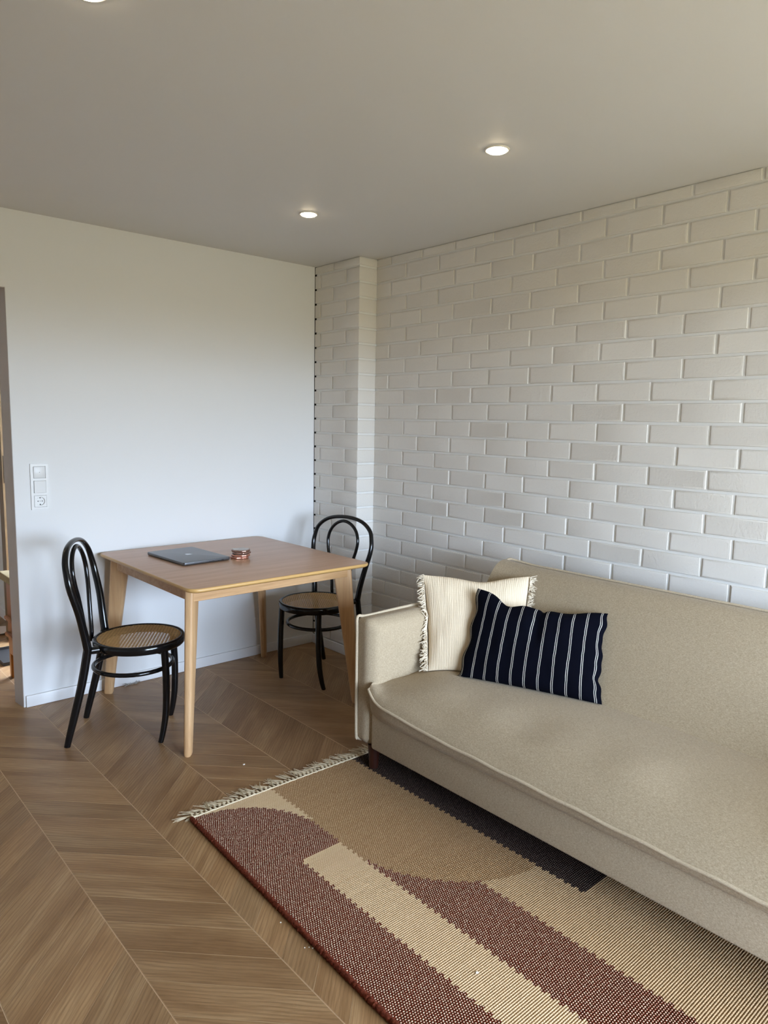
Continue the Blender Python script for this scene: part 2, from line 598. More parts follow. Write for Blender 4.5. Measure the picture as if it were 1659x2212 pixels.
# hall behind the passage
struct('wall_hall_end', MB().quadbox(-4.3, 0.1, 2.5, 2.6, 0, H), M_wall)
struct('wall_hall_side', MB().quadbox(-1.52, -1.44, 1.25, 2.5, 0, H), M_wall)
struct('baseboard_hall', MB().quadbox(-1.535, -1.52, 1.25, 2.5, 0, 0.07), M_trim)

# ---- brick wall: mortar bed + one object per brick
HC = 0.08663
ZB = 2.311
J = 0.0115
PD, PW = 0.129, 0.432        # pilaster projection and width
DEP = 0.0065                 # mortar recess
wall_right = struct('wall_right', MB().quadbox(DEP, 0.12, -4.75, -PW + 0.001, 0, H), M_mortar)
wall_pil = struct('wall_pilaster', MB().quadbox(-PD + DEP, 0.12, -PW + DEP, -0.013, 0, H), M_mortar)
obj('gap_shade_fill', MB().quadbox(-PD + .0045, 0.12, -0.0128, 0.105, 0.0, H), wall_pil, M_void, 0)  # dark fill added behind the open joint ends so they read as shaded
EPS = 0.0004
def brick_mesh(L, hh, dep, cornered=False, seed=0):
    """brick face at x=0 looking to -x, body to +x, centred in y,z; soft painted arrises"""
    rnd = random.Random(seed)
    b1, b2 = 0.0022, 0.0058
    m = MB()
    def ring(x, ins):
        r = []
        for sy, sz in ((1, -1), (-1, -1), (-1, 1), (1, 1)):
            r.append((x + rnd.uniform(-.0004, .0004), sy * (L / 2 - ins) + rnd.uniform(-.0011, .0011), sz * (hh / 2 - ins) + rnd.uniform(-.0009, .0009)))
        return r
    rows = [ring(dep, 0.0), ring(b2, 0.0), ring(b1 * .6, b1 * .55), ring(0.0, b2)]
    rows.append([(0.0, p[1] - (.0016 if p[1] > 0 else -.0016), p[2] - (.0016 if p[2] > 0 else -.0016)) for p in rows[-1]])
    m.grid(rows, close_u=True)
    m.face((16, 17, 18, 19))
    return m.mesh('brick', M_brick, 28)
FULL = [brick_mesh(0.237, HC - J, 0.02, seed=s) for s in range(10)]
CACHE = {}
def piece(L):
    k = round(L, 2)
    if k not in CACHE:
        CACHE[k] = brick_mesh(k, HC - J, 0.02, seed=int(k * 1000))
    return CACHE[k]

rest = MB()
def add_rest(me, mat):
    b = len(rest.v)
    rest.v += [tuple(mat @ v.co) for v in me.vertices]
    for p in me.polygons:
        rest.face([b + i for i in p.vertices])

n_main = 0
S = 0.2485
for i in range(0, 28):
    z1 = H - .0025 if i == 0 else ZB - (i - 1) * HC - J
    z0 = ZB - i * HC
    if z0 < 0:
        z0 = 0.0
    if z1 - z0 < 0.015:
        continue
    first = -0.684 if i % 2 else -0.553
    joints = [-PW + 0.004]
    y = first
    while y > -4.74:
        joints.append(y + random.uniform(-.007, .007))
        y -= S
    for k in range(len(joints) - 1):
        ya, yb = joints[k] - (0 if k == 0 else J / 2), joints[k + 1] + J / 2
        L = ya - yb
        me = FULL[random.randrange(10)] if abs(L - 0.237) < 0.016 else piece(L)
        base = 0.237 if me in FULL else round(L, 2)
        dx = random.uniform(-.0008, .0011)
        mat = (Matrix.Translation((dx, (ya + yb) / 2, (z0 + z1) / 2 - EPS)) @
               Matrix.Rotation(random.uniform(-.0016, .0016), 4, 'Z') @ Matrix.Rotation(random.uniform(-.002, .002), 4, 'X') @
               Matrix.Diagonal((1, L / base, (z1 - z0) / (HC - J), 1)))
        if (ya + yb) / 2 > -2.62:
            o = obj('brick', me, wall_right)
            o.matrix_world = mat
            n_main += 1
        else:
            add_rest(me, mat)
ro = obj('bricks_beyond', rest, wall_right, M_brick, 28)
ro['kind'] = 'stuff'

# pilaster bricks: stretchers on its face, corner bricks that show on the return too
def corner_brick(L, hh):
    m = rbox(0.0, PD + 0.012, -L, 0.0, 0.0, hh, 0.0045, 2)
    return m
for i in range(0, 28):
    z1 = H - .0025 if i == 0 else ZB - (i - 1) * HC - J
    z0 = max(ZB - i * HC, 0.0)
    if z1 - z0 < 0.015:
        continue
    js = [-0.003] + ([-0.062, -0.312] if i % 2 else [-0.187]) + [-PW]
    for k in range(len(js) - 1):
        ya = js[k] - (0 if k == 0 else J / 2) + random.uniform(-.003, .003) * (k > 0)
        yb = js[k + 1] + (J / 2 if k + 1 < len(js) - 1 else 0)
        if k + 1 == len(js) - 1:
            o = obj('brick', corner_brick(ya - yb, z1 - z0), wall_pil, M_brick, 50)
            o.location = (-PD + random.uniform(-.0008, .001), ya, z0 - EPS)
        else:
            L = ya - yb
            me = piece(L)
            o = obj('brick', me, wall_pil)
            o.matrix_world = Matrix.Translation((-PD + random.uniform(-.0008, .001), (ya + yb) / 2, (z0 + z1) / 2 - EPS)) @ Matrix.Diagonal((1, L / round(L, 2), (z1 - z0) / (HC - J), 1))

# ---- baseboards
def baseboard(name, pts, h=0.058, t=0.013):
    (xa, ya), (xb, yb) = pts
    m = rbox(min(xa, xb), max(xa, xb), min(ya, yb), max(ya, yb), 0.0008, h, 0.0022, 2)
    return struct(name, m, M_trim, None, 40)
baseboard('baseboard_left', ((XE + 0.008, -0.013), (-PD - 0.013, -0.0003)))
baseboard('baseboard_right', ((-PD - 0.0135, -PW - 0.013), (-PD - 0.0015, -0.0003)))
baseboard('baseboard_return', ((-PD - 0.001, -PW - 0.0135), (-0.0135, -PW - 0.0015)))
baseboard('baseboard_rear', ((-0.0140, -4.74), (-0.0015, -PW - 0.015)))

# ---- chevron floor: one object per plank where it is in view
floor = struct('floor', MB().quadbox(-4.4, 0.12, -4.8, 2.6, -0.06, -0.0014), M_sub)
BW, PP = 0.302, 0.1433
def plank_poly(x0, ya, slope):
    """parallelogram between seams x0 and x0+BW; top edge starts at ya on x0"""
    g = 0.00035
    return [(x0 + g, ya - PP + g * 1.4), (x0 + BW - g, ya - PP + slope * BW + g * 1.4), (x0 + BW - g, ya + slope * BW - g * 1.4), (x0 + g, ya - g * 1.4)]
def plank_mb(poly, cx, cy, mb, u0=0.0, v0=0.0, uvs=None, slope=1):
    b = len(mb.v)
    ins = 0.0012
    c = Vector((sum(p[0] for p in poly) / 4, sum(p[1] for p in poly) / 4))
    top = []
    for p in poly:
        d = Vector(p) - c
        top.append((c.x + d.x * (1 - ins / 0.15), c.y + d.y * (1 - ins / 0.11)))
    rows = [[(x - cx, y - cy, -0.0016) for x, y in poly], [(x - cx, y - cy, -0.0006) for x, y in poly], [(x - cx, y - cy, 0.0) for x, y in top]]
    mb.grid(rows, close_u=True)
    for q in range(len(mb.f) - 8, len(mb.f)):
        mb.mi[q] = 1 if (q - (len(mb.f) - 8)) % 2 else 2
    mb.face((b + 8, b + 9, b + 10, b + 11))
    if uvs is not None:
        for r in rows:
            for x, y, z in r:
                X, Y = x + cx - c.x, y + cy - c.y
                uvs.append((u0 + (X + slope * Y) * 0.7071, v0 + (-slope * X + Y) * 0.7071))
PM = {}
for sl in (-1, 1):
    mb, uvs = MB(), []
    poly = plank_poly(-BW / 2, PP / 2 - sl * BW / 2, sl)
    plank_mb(poly, 0, 0, mb, uvs=uvs, slope=sl)
    PM[sl] = mb.mesh('plank', [M_plank, M_sub, M_sub2], 0, uv=lambda i, co, u=uvs: u[i])
rest, rest_uv = MB(), []
for k in range(-8, 7):
    x0 = -2.12 + BW * k
    sl = -1 if k % 2 == 0 else 1
    yb = -0.618 if k % 2 == 0 else -0.618 - BW
    if x0 > 0.1:
        continue
    for j in range(-26, 34):
        ya = yb - PP * j
        cy = ya - PP / 2 + sl * BW / 2
        cx = x0 + BW / 2
        if cy > 2.62 or cy < -4.95:
            continue
        room = -2.8 < cx < 0.1 and -2.95 < cy < 0.14
        hall = -2.3 < cx < -1.2 and 0.14 <= cy < 1.9
        if room or hall:
            o = obj('plank', PM[sl], floor)
            o.location = (cx, cy, random.uniform(-.0003, 0.0))
        else:
            plank_mb(plank_poly(x0, ya, sl), 0, 0, rest, random.uniform(0, 30), random.uniform(0, 30), rest_uv, sl)
o = obj('planks_beyond', rest.mesh('planks_beyond', [M_plank, M_sub, M_sub2], 0, uv=lambda i, co: rest_uv[i]), floor)
o['kind'] = 'stuff'

# ================================================================== ceiling spots
def downlight(x, y, label, glow=None):
    t = thing('ceiling_spot', label, 'lamp', (x, y, H), 0, 'recessed ceiling spots')
    m = MB()
    m.lathe([(0.0345, 0.004), (0.034, -0.001), (0.036, -0.004), (0.041, -0.004), (0.0435, -0.0015), (0.0435, 0.004)], 40, capb=False, capt=False)
    obj('trim_ring', m, t, M_ring, 60)
    g = MB()
    g.lathe([(0.0335, 0.003), (0.0335, -0.0030), (0.0315, -0.0072), (0.022, -0.0105), (0.002, -0.0118)], 32, capb=False)
    obj('lens', g, t, glow or M_lampglow, 60)
    return t
downlight(-0.804, -1.990, 'lit round ceiling spot in front of the brick wall, above the sofa')
downlight(-0.818, -0.904, 'lit round ceiling spot above the table, nearest the corner pilaster')
downlight(-2.160, -1.962, 'lit ceiling spot cut by the top left edge of the photo')
hl = downlight(-3.30, 1.90, 'lit ceiling spot in the hall behind the plaster wall', m_emit('dim_hall_lens', (1.0, 0.78, 0.5, 1), 11.0))

# ================================================================== dining table
TZ = 0.737
TX0, TX1, TY0, TY1 = -1.497, -0.535, -1.058, -0.020
table = thing('dining_table', 'square light wood dining table with splayed legs, laptop on top', 'table', ((TX0 + TX1) / 2, (TY0 + TY1) / 2, 0))
tc = Vector(((TX0 + TX1) / 2, (TY0 + TY1) / 2, 0))
def rrect(hx, hy, r, n=6):
    out = []
    for cx, cy, a0 in ((hx - r, hy - r, 0), (-hx + r, hy - r, PI / 2), (-hx + r, -hy + r, PI), (hx - r, -hy + r, 1.5 * PI)):
        for k in range(n + 1):
            a = a0 + PI / 2 * k / n
            out.append((cx + r * math.cos(a), cy + r * math.sin(a)))
    return out
hx, hy = (TX1 - TX0) / 2, (TY1 - TY0) / 2
m = MB()
prof = [(-0.030, -0.022), (-0.012, -0.0195), (-0.003, -0.0145), (0.0, -0.009), (-0.0005, -0.004), (-0.003, -0.0008), (-0.006, 0.0)]
rows = [[(x, y, TZ + dz) for x, y in rrect(hx + ins, hy + ins, 0.052 + ins, 8)] for ins, dz in prof]
b = m.grid(rows, close_u=True)
nc = len(rows[0])
m.mi = [1] * len(m.f)
m.face([b + i for i in range(nc)][::-1], 0)
m.face([b + (len(prof) - 1) * nc + i for i in range(nc)], 0)
obj('tabletop', m, table, [M_top, M_edge], 30)
# legs: flat tapered boards set on the diagonal
def table_leg(fx, fy, sx, sy):
    """foot centre, signs towards the table centre"""
    dvec = Vector((sx, sy, 0)) / math.sqrt(2)
    tv = Vector((-dvec.y, dvec.x, 0))
    m = MB()
    rows = []
    for t in [0, .012, .2, .4, .6, .8, .93, 1.0]:
        z = t * (TZ - 0.022)
        tt = t
        c = Vector((fx, fy, 0)) + dvec * (0.083 * tt)
        hw = 0.0225 + (0.047 - 0.0225) * tt ** 1.15
        ht = 0.0150 + 0.004 * tt
        if t == 0:
            hw -= .0025; ht -= .0025
        r = min(ht, 0.011)
        row = []
        for cx, cy, a0 in ((hw - r, ht - r, 0), (-hw + r, ht - r, PI / 2), (-hw + r, -ht + r, PI), (hw - r, -ht + r, 1.5 * PI)):
            for k in range(4):
                a = a0 + PI / 2 * k / 3
                q = c + dvec * (cx + r * math.cos(a)) + tv * (cy + r * math.sin(a))
                row.append((q.x - tc.x, q.y - tc.y, z))
        rows.append(row)
    b = m.grid(rows, close_u=True)
    n = len(rows[0])
    m.face([b + i for i in range(n)][::-1])
    m.face([b + (len(rows) - 1) * n + i for i in range(n)])
    return m
FE = [(-1.478, -0.972, 1, 1), (-1.478, -0.068, 1, -1), (-0.540, -0.068, -1, -1), (-0.555, -0.972, -1, 1)]
for q in FE:
    obj('leg', table_leg(*q), table, M_leg, 50)
az0, az1 = TZ - 0.080, TZ - 0.0215
ax0, ax1, ay0, ay1 = -1.430, -0.600, -0.938, -0.105
for nm, bb in (('apron', (ax0 - .006, ax1 + .006, ay0 - .011, ay0 + .011)), ('apron', (ax0 - .006, ax1 + .006, ay1 - .011, ay1 + .011)),
               ('apron', (ax0 - .011, ax0 + .011, ay0 - .006, ay1 + .006)), ('apron', (ax1 - .011, ax1 + .011, ay0 - .006, ay1 + .006))):
    obj(nm, rbox(bb[0] - tc.x, bb[1] - tc.x, bb[2] - tc.y, bb[3] - tc.y, az0, az1, 0.002, 1), table, M_apron, 40)

# ---- laptop
lap = thing('laptop', 'closed grey aluminium laptop lying on the wooden table', 'laptop', (-1.178, -0.392, TZ), 0.0)
A0, B0, C0, D0 = Vector((-1.303, -0.228)), Vector((-1.331, -0.606)), Vector((-1.078, -0.594)), Vector((-1.046, -0.212))
ctr = (A0 + B0 + C0 + D0) / 4
ux = ((D0 - A0) + (C0 - B0)).normalized()
lap.location = (ctr.x, ctr.y, TZ)
lap.rotation_euler = (0, 0, math.atan2(ux.y, ux.x))
LW, LD = 0.254, 0.372
def slab(hx, hy, r, prof, mats, name, parent):
    m = MB()
    rows = [[(x, y, z) for x, y in rrect(hx + ins, hy + ins, max(r + ins, .002), 6)] for ins, z in prof]
    b = m.grid(rows, close_u=True)
    n = len(rows[0])
    m.face([b + i for i in range(n)][::-1])
    m.face([b + (len(prof) - 1) * n + i for i in range(n)])
    return obj(name, m, parent, mats, 40)
slab(LW / 2, LD / 2, 0.013, [(-.012, .0015), (-.004, .0022), (-.0008, .0045), (0, .007), (0, .0105), (-.0006, .0112)], M_alu, 'base_shell', lap)
slab(LW / 2, LD / 2, 0.013, [(-.0012, .0114), (0, .0120), (0, .0150), (-.001, .0163), (-.003, .0168)], M_alu, 'lid', lap)
for sx in (-1, 1):
    for sy in (-1, 1):
        f = MB().lathe([(0.006, 0.0), (0.0065, 0.0018)], 12, (sx * (LW / 2 - .03), sy * (LD / 2 - .03), 0))
        obj('rubber_foot', f, lap, M_port, 40)
for yy, wd in ((-LD / 2, 0),):
    for xx, w2, hh in ((LW / 2 - .105, .030, .0022), (LW / 2 - .070, .0075, .0026), (LW / 2 - .045, .013, .0036)):
        pm = rbox(xx - w2 / 2, xx + w2 / 2, -LD / 2 - .0004, -LD / 2 + .003, .0078 - hh / 2, .0078 + hh / 2, .0008, 1)
        obj('port', pm, lap, M_port, 30)
# fruit-shaped lid mark, seen from the front edge of the table
lg = MB()
pts = []
for k in range(40):
    a = 2 * PI * k / 40
    r = 0.0150 * (1 + 0.05 * math.cos(2 * a) - 0.10 * math.exp(-((a - PI / 2) / .32) ** 2) - 0.06 * math.exp(-((a - 1.5 * PI) / .28) ** 2))
    x, y = r * math.cos(a), r * math.sin(a) * 1.04
    d = math.hypot(x - 0.0178, y - 0.002)
    if d < 0.0068:
        x -= (0.0068 - d) * 0.9
    pts.append((x, y))
lg.prism(pts, .01675, .01705)
leaf = [(0.0005 + 0.0034 * t + s * 0.0019 * math.sin(PI * t), 0.0160 + 0.0062 * t - s * 0.0016 * math.sin(PI * t)) for s, rng in ((1, range(0, 7)), (-1, range(5, 0, -1))) for t in [i / 6 for i in rng]]
lg.prism(leaf, .01675, .01705)
lo = obj('lid_logo', lg, lap, M_alu2, 0)
lo['label'] = 'small shiny bitten apple mark on the lid'
lo.rotation_euler = (0, 0, -PI / 2)

# ---- coasters
def coaster(cx, cy, z, r, seed, label):
    rnd = random.Random(seed)
    ph = [rnd.uniform(0, 6.28) for _ in range(4)]
    def rad(a):
        return r * (1 + .045 * math.sin(3 * a + ph[0]) + .035 * math.sin(5 * a + ph[1]) + .022 * math.sin(9 * a + ph[2]) + .012 * math.sin(16 * a + ph[3]))
    n = 56
    t = thing('coaster', label, 'coaster', (cx, cy, z), rnd.uniform(0, 6), 'stacked agate coasters')
    m = MB()
    rows = [[(rad(2 * PI * k / n) * s * math.cos(2 * PI * k / n), rad(2 * PI * k / n) * s * math.sin(2 * PI * k / n), zz) for k in range(n)]
            for s, zz in ((.95, 0.0), (.985, .0014), (1.0, .005), (.99, .0086), (.955, .0103))]
    b = m.grid(rows, close_u=True)
    m.face([b + k for k in range(n)][::-1])
    m.face([b + 4 * n + k for k in range(n)])
    obj('rim', m, t, M_bronze if seed > 41 else M_copper, 60)
    top = MB()
    top.prism([(rad(2 * PI * k / n) * .94 * math.cos(2 * PI * k / n), rad(2 * PI * k / n) * .94 * math.sin(2 * PI * k / n)) for k in range(n)], .0102, .0108)
    obj('stone_slice', top, t, M_agate, 0)
CXY = (-0.985, -0.566)
for i, (dx, dy, lb) in enumerate(((-.004, .002, 'bottom coaster of the copper-edged stack beside the laptop'), (.000, -.001, 'second coaster from the bottom of the copper-edged stack'),
                                  (.006, .003, 'third coaster from the bottom of the copper-edged stack'), (.003, .000, 'topmost grey agate coaster on the copper-edged stack'))):
    coaster(CXY[0] + dx, CXY[1] + dy, TZ + i * 0.0112, 0.0455, 40 + i, lb)

# ================================================================== chairs
def tube_obj(name, pts, rad, parent, mat, n=10, closed=False, stretch=None, sub=5):
    P = catmull(pts, sub, closed)
    if isinstance(rad, (list, tuple)):
        m0 = len(rad)
        R = []
        for i in range(len(P)):
            s = i / (len(P) - 1) * (m0 - 1)
            a = min(int(s), m0 - 2)
            R.append(rad[a] + (rad[a + 1] - rad[a]) * (s - a))
    else:
        R = rad
    return obj(name, MB().tube(P, R, n, closed, 0, stretch), parent, mat, 60)

SCX, SR, SZ = 0.088, 0.2, 0.447
def make_chair(label):
    t = thing('bentwood_chair', label, 'chair', (0, 0, 0), 0, 'black bentwood chairs at the table')
    for s in (-1, 1):
        tube_obj('leg', [(-.195, s * .158, 0), (-.183, s * .158, .05), (-.160, s * .157, .14), (-.124, s * .156, .29), (-.097, s * .155, .435)],
                 [.0118, .0132, .0150, .0162, .0165], t, M_black, 12, stretch=(1.12, .88, 1))
        tube_obj('leg', [(.196, s * .151, 0), (.207, s * .144, .05), (.219, s * .137, .14), (.222, s * .132, .28), (.216, s * .128, .412)],
                 [.0112, .0130, .0148, .0158, .0162], t, M_black, 12)
        # small bracket that ties the rear leg to the seat ring
        tube_obj('bracket', [(-.093, s * .150, .425), (-.066, s * .136, .425), (-.042, s * .127, .425)], [.013, .0135, .012], t, M_black, 8, stretch=(1, 1, 1.2))
    hp = [(-.097, .155, .435), (-.106, .163, .50), (-.121, .184, .60), (-.145, .204, .70), (-.157, .202, .76), (-.169, .180, .82), (-.178, .110, .866), (-.181, .0, .881)]
    hp = hp + [(x, -y, z) for x, y, z in hp[-2::-1]]
    rr = [.0163, .0155, .0145, .0132, .0122, .0114, .0108, .0105]
    rr = rr + rr[-2::-1]
    tube_obj('back_hoop', hp, rr, t, M_black, 12, stretch=(1.15, .92, 1), sub=6)
    ip = [(-.133, .050, .410), (-.131, .053, .46), (-.136, .060, .53), (-.146, .084, .64), (-.154, .100, .70), (-.161, .105, .755), (-.167, .088, .805), (-.171, .050, .842), (-.172, .0, .857)]
    ip = ip + [(x, -y, z) for x, y, z in ip[-2::-1]]
    tube_obj('inner_hoop', ip, .0092, t, M_black, 10, stretch=(1.1, .95, 1), sub=6)
    m = MB()
    prof = [(SR - .020, SZ - .003), (SR - .015, SZ), (SR - .006, SZ), (SR - .001, SZ - .006), (SR, SZ - .016), (SR - .001, SZ - .030), (SR - .006, SZ - .037), (SR - .026, SZ - .038), (SR - .028, SZ - .030), (SR - .020, SZ - .010)]
    rows = [[(SCX + r * math.cos(2 * PI * k / 64), r * math.sin(2 * PI * k / 64), z) for k in range(64)] for r, z in prof]
    m.grid(rows, close_u=True, close_v=True)
    m.f = [f[::-1] for f in m.f]
    obj('seat_ring', m, t, M_black, 60)
    # woven cane: doubled strands both ways plus both diagonals
    cn = MB()
    R = SR - .0185
    def strip(px, py, dx, dy, wd, z, z2=None):
        q = math.sqrt(max(R * R - (px * px + py * py), 0))
        if q < .01:
            return
        nx, ny = -dy, dx
        b = len(cn.v)
        for s in (-1, 1):
            for w2 in (-1, 1):
                cn.v.append((SCX + px + dx * q * s + nx * wd / 2 * w2, py + dy * q * s + ny * wd / 2 * w2, z))
        cn.face((b, b + 1, b + 3, b + 2))
    pit = 0.0145
    n = int(R / pit) + 1
    for i in range(-n, n + 1):
        for o2 in (-.0020, .0020):
            strip(i * pit + o2, 0, 0, 1, .0031, SZ - .0050)
            strip(0, i * pit + o2, 1, 0, .0031, SZ - .0043)
    dp = pit / math.sqrt(2)
    n = int(R / dp) + 1
    for i in range(-n, n + 1):
        c = (i + .5) * dp
        strip(c * .7071, c * .7071, .7071, -.7071, .0034, SZ - .0036)
        strip(c * .7071, -c * .7071, .7071, .7071, .0034, SZ - .0030)
    co = obj('cane_webbing', cn, t, M_cane, 0)
    co['label'] = 'golden woven cane seat panel'
    ring = [(.060 + .170 * math.cos(2 * PI * k / 40), .170 * math.sin(2 * PI * k / 40), .318) for k in range(40)]
    obj('stretcher_ring', MB().tube(ring, .0098, 10, True), t, M_black, 60)
    return t
def copy_tree(o, parent=None):
    c = o.copy()
    COL.objects.link(c)
    c.parent = parent
    for ch in list(o.children):
        copy_tree(ch, c)
    return c
ch1 = make_chair('black bentwood chair with cane seat left of the table, beside the wall switches')
ch2 = copy_tree(ch1)
ch2['label'] = 'black bentwood chair behind the table in the corner before the brick pilaster'
ch1.location = (-1.5973, -0.5475, 0.0)
ch1.rotation_euler = (0, 0, math.radians(-32.9))
a2 = math.radians(-165.0)
ch2.location = (-0.615 - .195 * math.cos(a2), -0.578 - .195 * math.sin(a2), 0.0)
ch2.rotation_euler = (0, 0, a2)

# ================================================================== sofa
sofa = thing('sofa', 'beige fabric sofa with piped seams and dark wooden feet along the brick wall', 'sofa', (-0.60, -2.43, 0.0))
SO = Vector((-0.60, -2.43, 0.0))
def sub_o(pts):
    return [(p[0] - SO.x, p[1] - SO.y, p[2] - SO.z) for p in pts]
def sofa_obj(name, m, parent, mat, smooth=60):
    m.v = sub_o(m.v)
    return obj(name, m, parent, mat, smooth)
YL, YR = -1.592, -3.560           # inner faces of the two arms
# base
sofa_obj('base_frame', rbox(-0.985, -0.20, YR, YL + .004, 0.108, 0.262, 0.012, 3), sofa, M_sofa)
# seat cushion: lofted cross-sections along y
PZ = [(-3.30, .290), (-3.113, .291), (-2.663, .297), (-2.30, .303), (-2.127, .306), (-1.97, .309), (-1.854, .318), (-1.772, .322), (-1.70, .327), (-1.65, .336), (-1.616, .350), (-1.585, .364)]
def seat_section(y):
    dl = max(0.0, y - (-1.80)) / 0.208         # 0 .. 1 towards the left end
    dr = max(0.0, (YR + .208) - y) / 0.208
    e = max(dl, dr)
    zp = lerp_pts(PZ, y) + .030 * dr ** 2
    xp = -1.030 + 0.028 * e ** 3
    crown = 0.416 - 0.030 * e ** 2.2
    w1 = 0.004 * math.sin(y * 9) + .002 * math.sin(y * 23)
    f = [(-.60, .235), (-.93, .236), (-.975, .240), (-.992 + .016 * e ** 3, .246), (-1.014 + .024 * e ** 3, .262 + (zp - .30) * .3), (xp + .006, .280 + (zp - .30) * .7 - .004),
         (xp + .002, zp - .008), (xp, zp), (xp + .004, zp + .010), (xp + .022, zp + .028 + w1 * .5), (xp + .06, zp + (crown - zp) * .52), (xp + .125, zp + (crown - zp) * .80 + w1),
         (xp + .22, crown - .008 + w1), (xp + .33, crown + .001), (-.56, crown), (-.50, crown - .004), (-.44, crown - .02), (-.43, .30), (-.44, .24)]
    return [(x, y, z) for x, z in f]
ys = [YL] + [YL - .012 * k for k in range(1, 18)] + [-1.80 + (YR + .208 + 1.80) * k / 48 for k in range(49)] + [YR + .012 * k for k in range(17, 0, -1)] + [YR]
m = MB()
rows = []
for y in ys:
    r = catmull(seat_section(y), 3, True)
    rows.append([tuple(p) for p in r])
b = m.grid(rows, close_u=True)
nn = len(rows[0])
m.face([b + k for k in range(nn)])
m.face([b + (len(rows) - 1) * nn + k for k in range(nn)][::-1])
m.f = [f[::-1] for f in m.f]
seat = sofa_obj('seat_cushion', m, sofa, M_sofa, 75)
pp = []
for y in ys:
    s = seat_section(y)[7]
    pp.append((s[0] - .0015, y, s[2] + .001 + .0015 * math.sin(y * 31)))
m = MB().tube([(pp[0][0] + .016, YL - .001, pp[0][2] + .006)] + pp, 0.0058, 8)
sofa_obj('piping', m, seat, M_pipe)
# backrest
def back_section(k):
    return [(-.545, .37), (-.520, .41), (-.470, .475), (-.405, .565), (-.340, .660), (-.290, .730), (-.262, .762), (-.232, .783), (-.195, .792), (-.168, .788), (-.156, .770), (-.175, .70), (-.24, .56), (-.33, .40), (-.38, .35), (-.47, .34)]
m = MB()
rows = []
BYL, BYR = -1.600, -3.552
bys = [BYL - d for d in (0, .002, .008, .02, .045)] + [BYL - .045 - (BYL - BYR - .09) * k / 30 for k in range(1, 30)] + [BYR + d for d in (.045, .02, .008, .002, 0)]
cx, cz = -.33, .58
for y in bys:
    d = min(BYL - y, y - BYR)
    sh = 1 - .012 * max(0, 1 - d / .03) ** 2
    sag = 0.0
    r = catmull(back_section(0), 3, True)
    rows.append([(cx + (p.x - cx) * (1 - (1 - sh) * 2.2), y, cz + (p.y - cz) * sh) for p in [Vector((q[0], q[1], 0)) for q in r]])
rows2 = []
for y, row in zip(bys, rows):
    up = .011 * math.exp(-(BYL - y) / .06)
    rows2.append([(p[0], y, p[2] + up * max(0, (p[2] - .45) / .33)) for p in row])
b = m.grid(rows2, close_u=True)
nn = len(rows2[0])
m.face([b + k for k in range(nn)])
m.face([b + (len(rows2) - 1) * nn + k for k in range(nn)][::-1])
m.f = [f[::-1] for f in m.f]
back = sofa_obj('backrest', m, sofa, M_sofa, 75)
pth = [(-.43, BYL + .002, .49), (-.30, BYL + .003, .66), (-.215, BYL + .002, .755), (-.180, BYL - .012, .801), (-.163, BYL - .05, .799)] + [(-.160, BYL - .05 - .1 * k, .792) for k in range(1, 19)] + [(-.163, BYR + .05, .792), (-.18, BYR + .01, .788), (-.215, BYR - .002, .755), (-.30, BYR - .003, .66)]
sofa_obj('piping', MB().tube(catmull(pth, 4), .0055, 8), back, M_pipe)
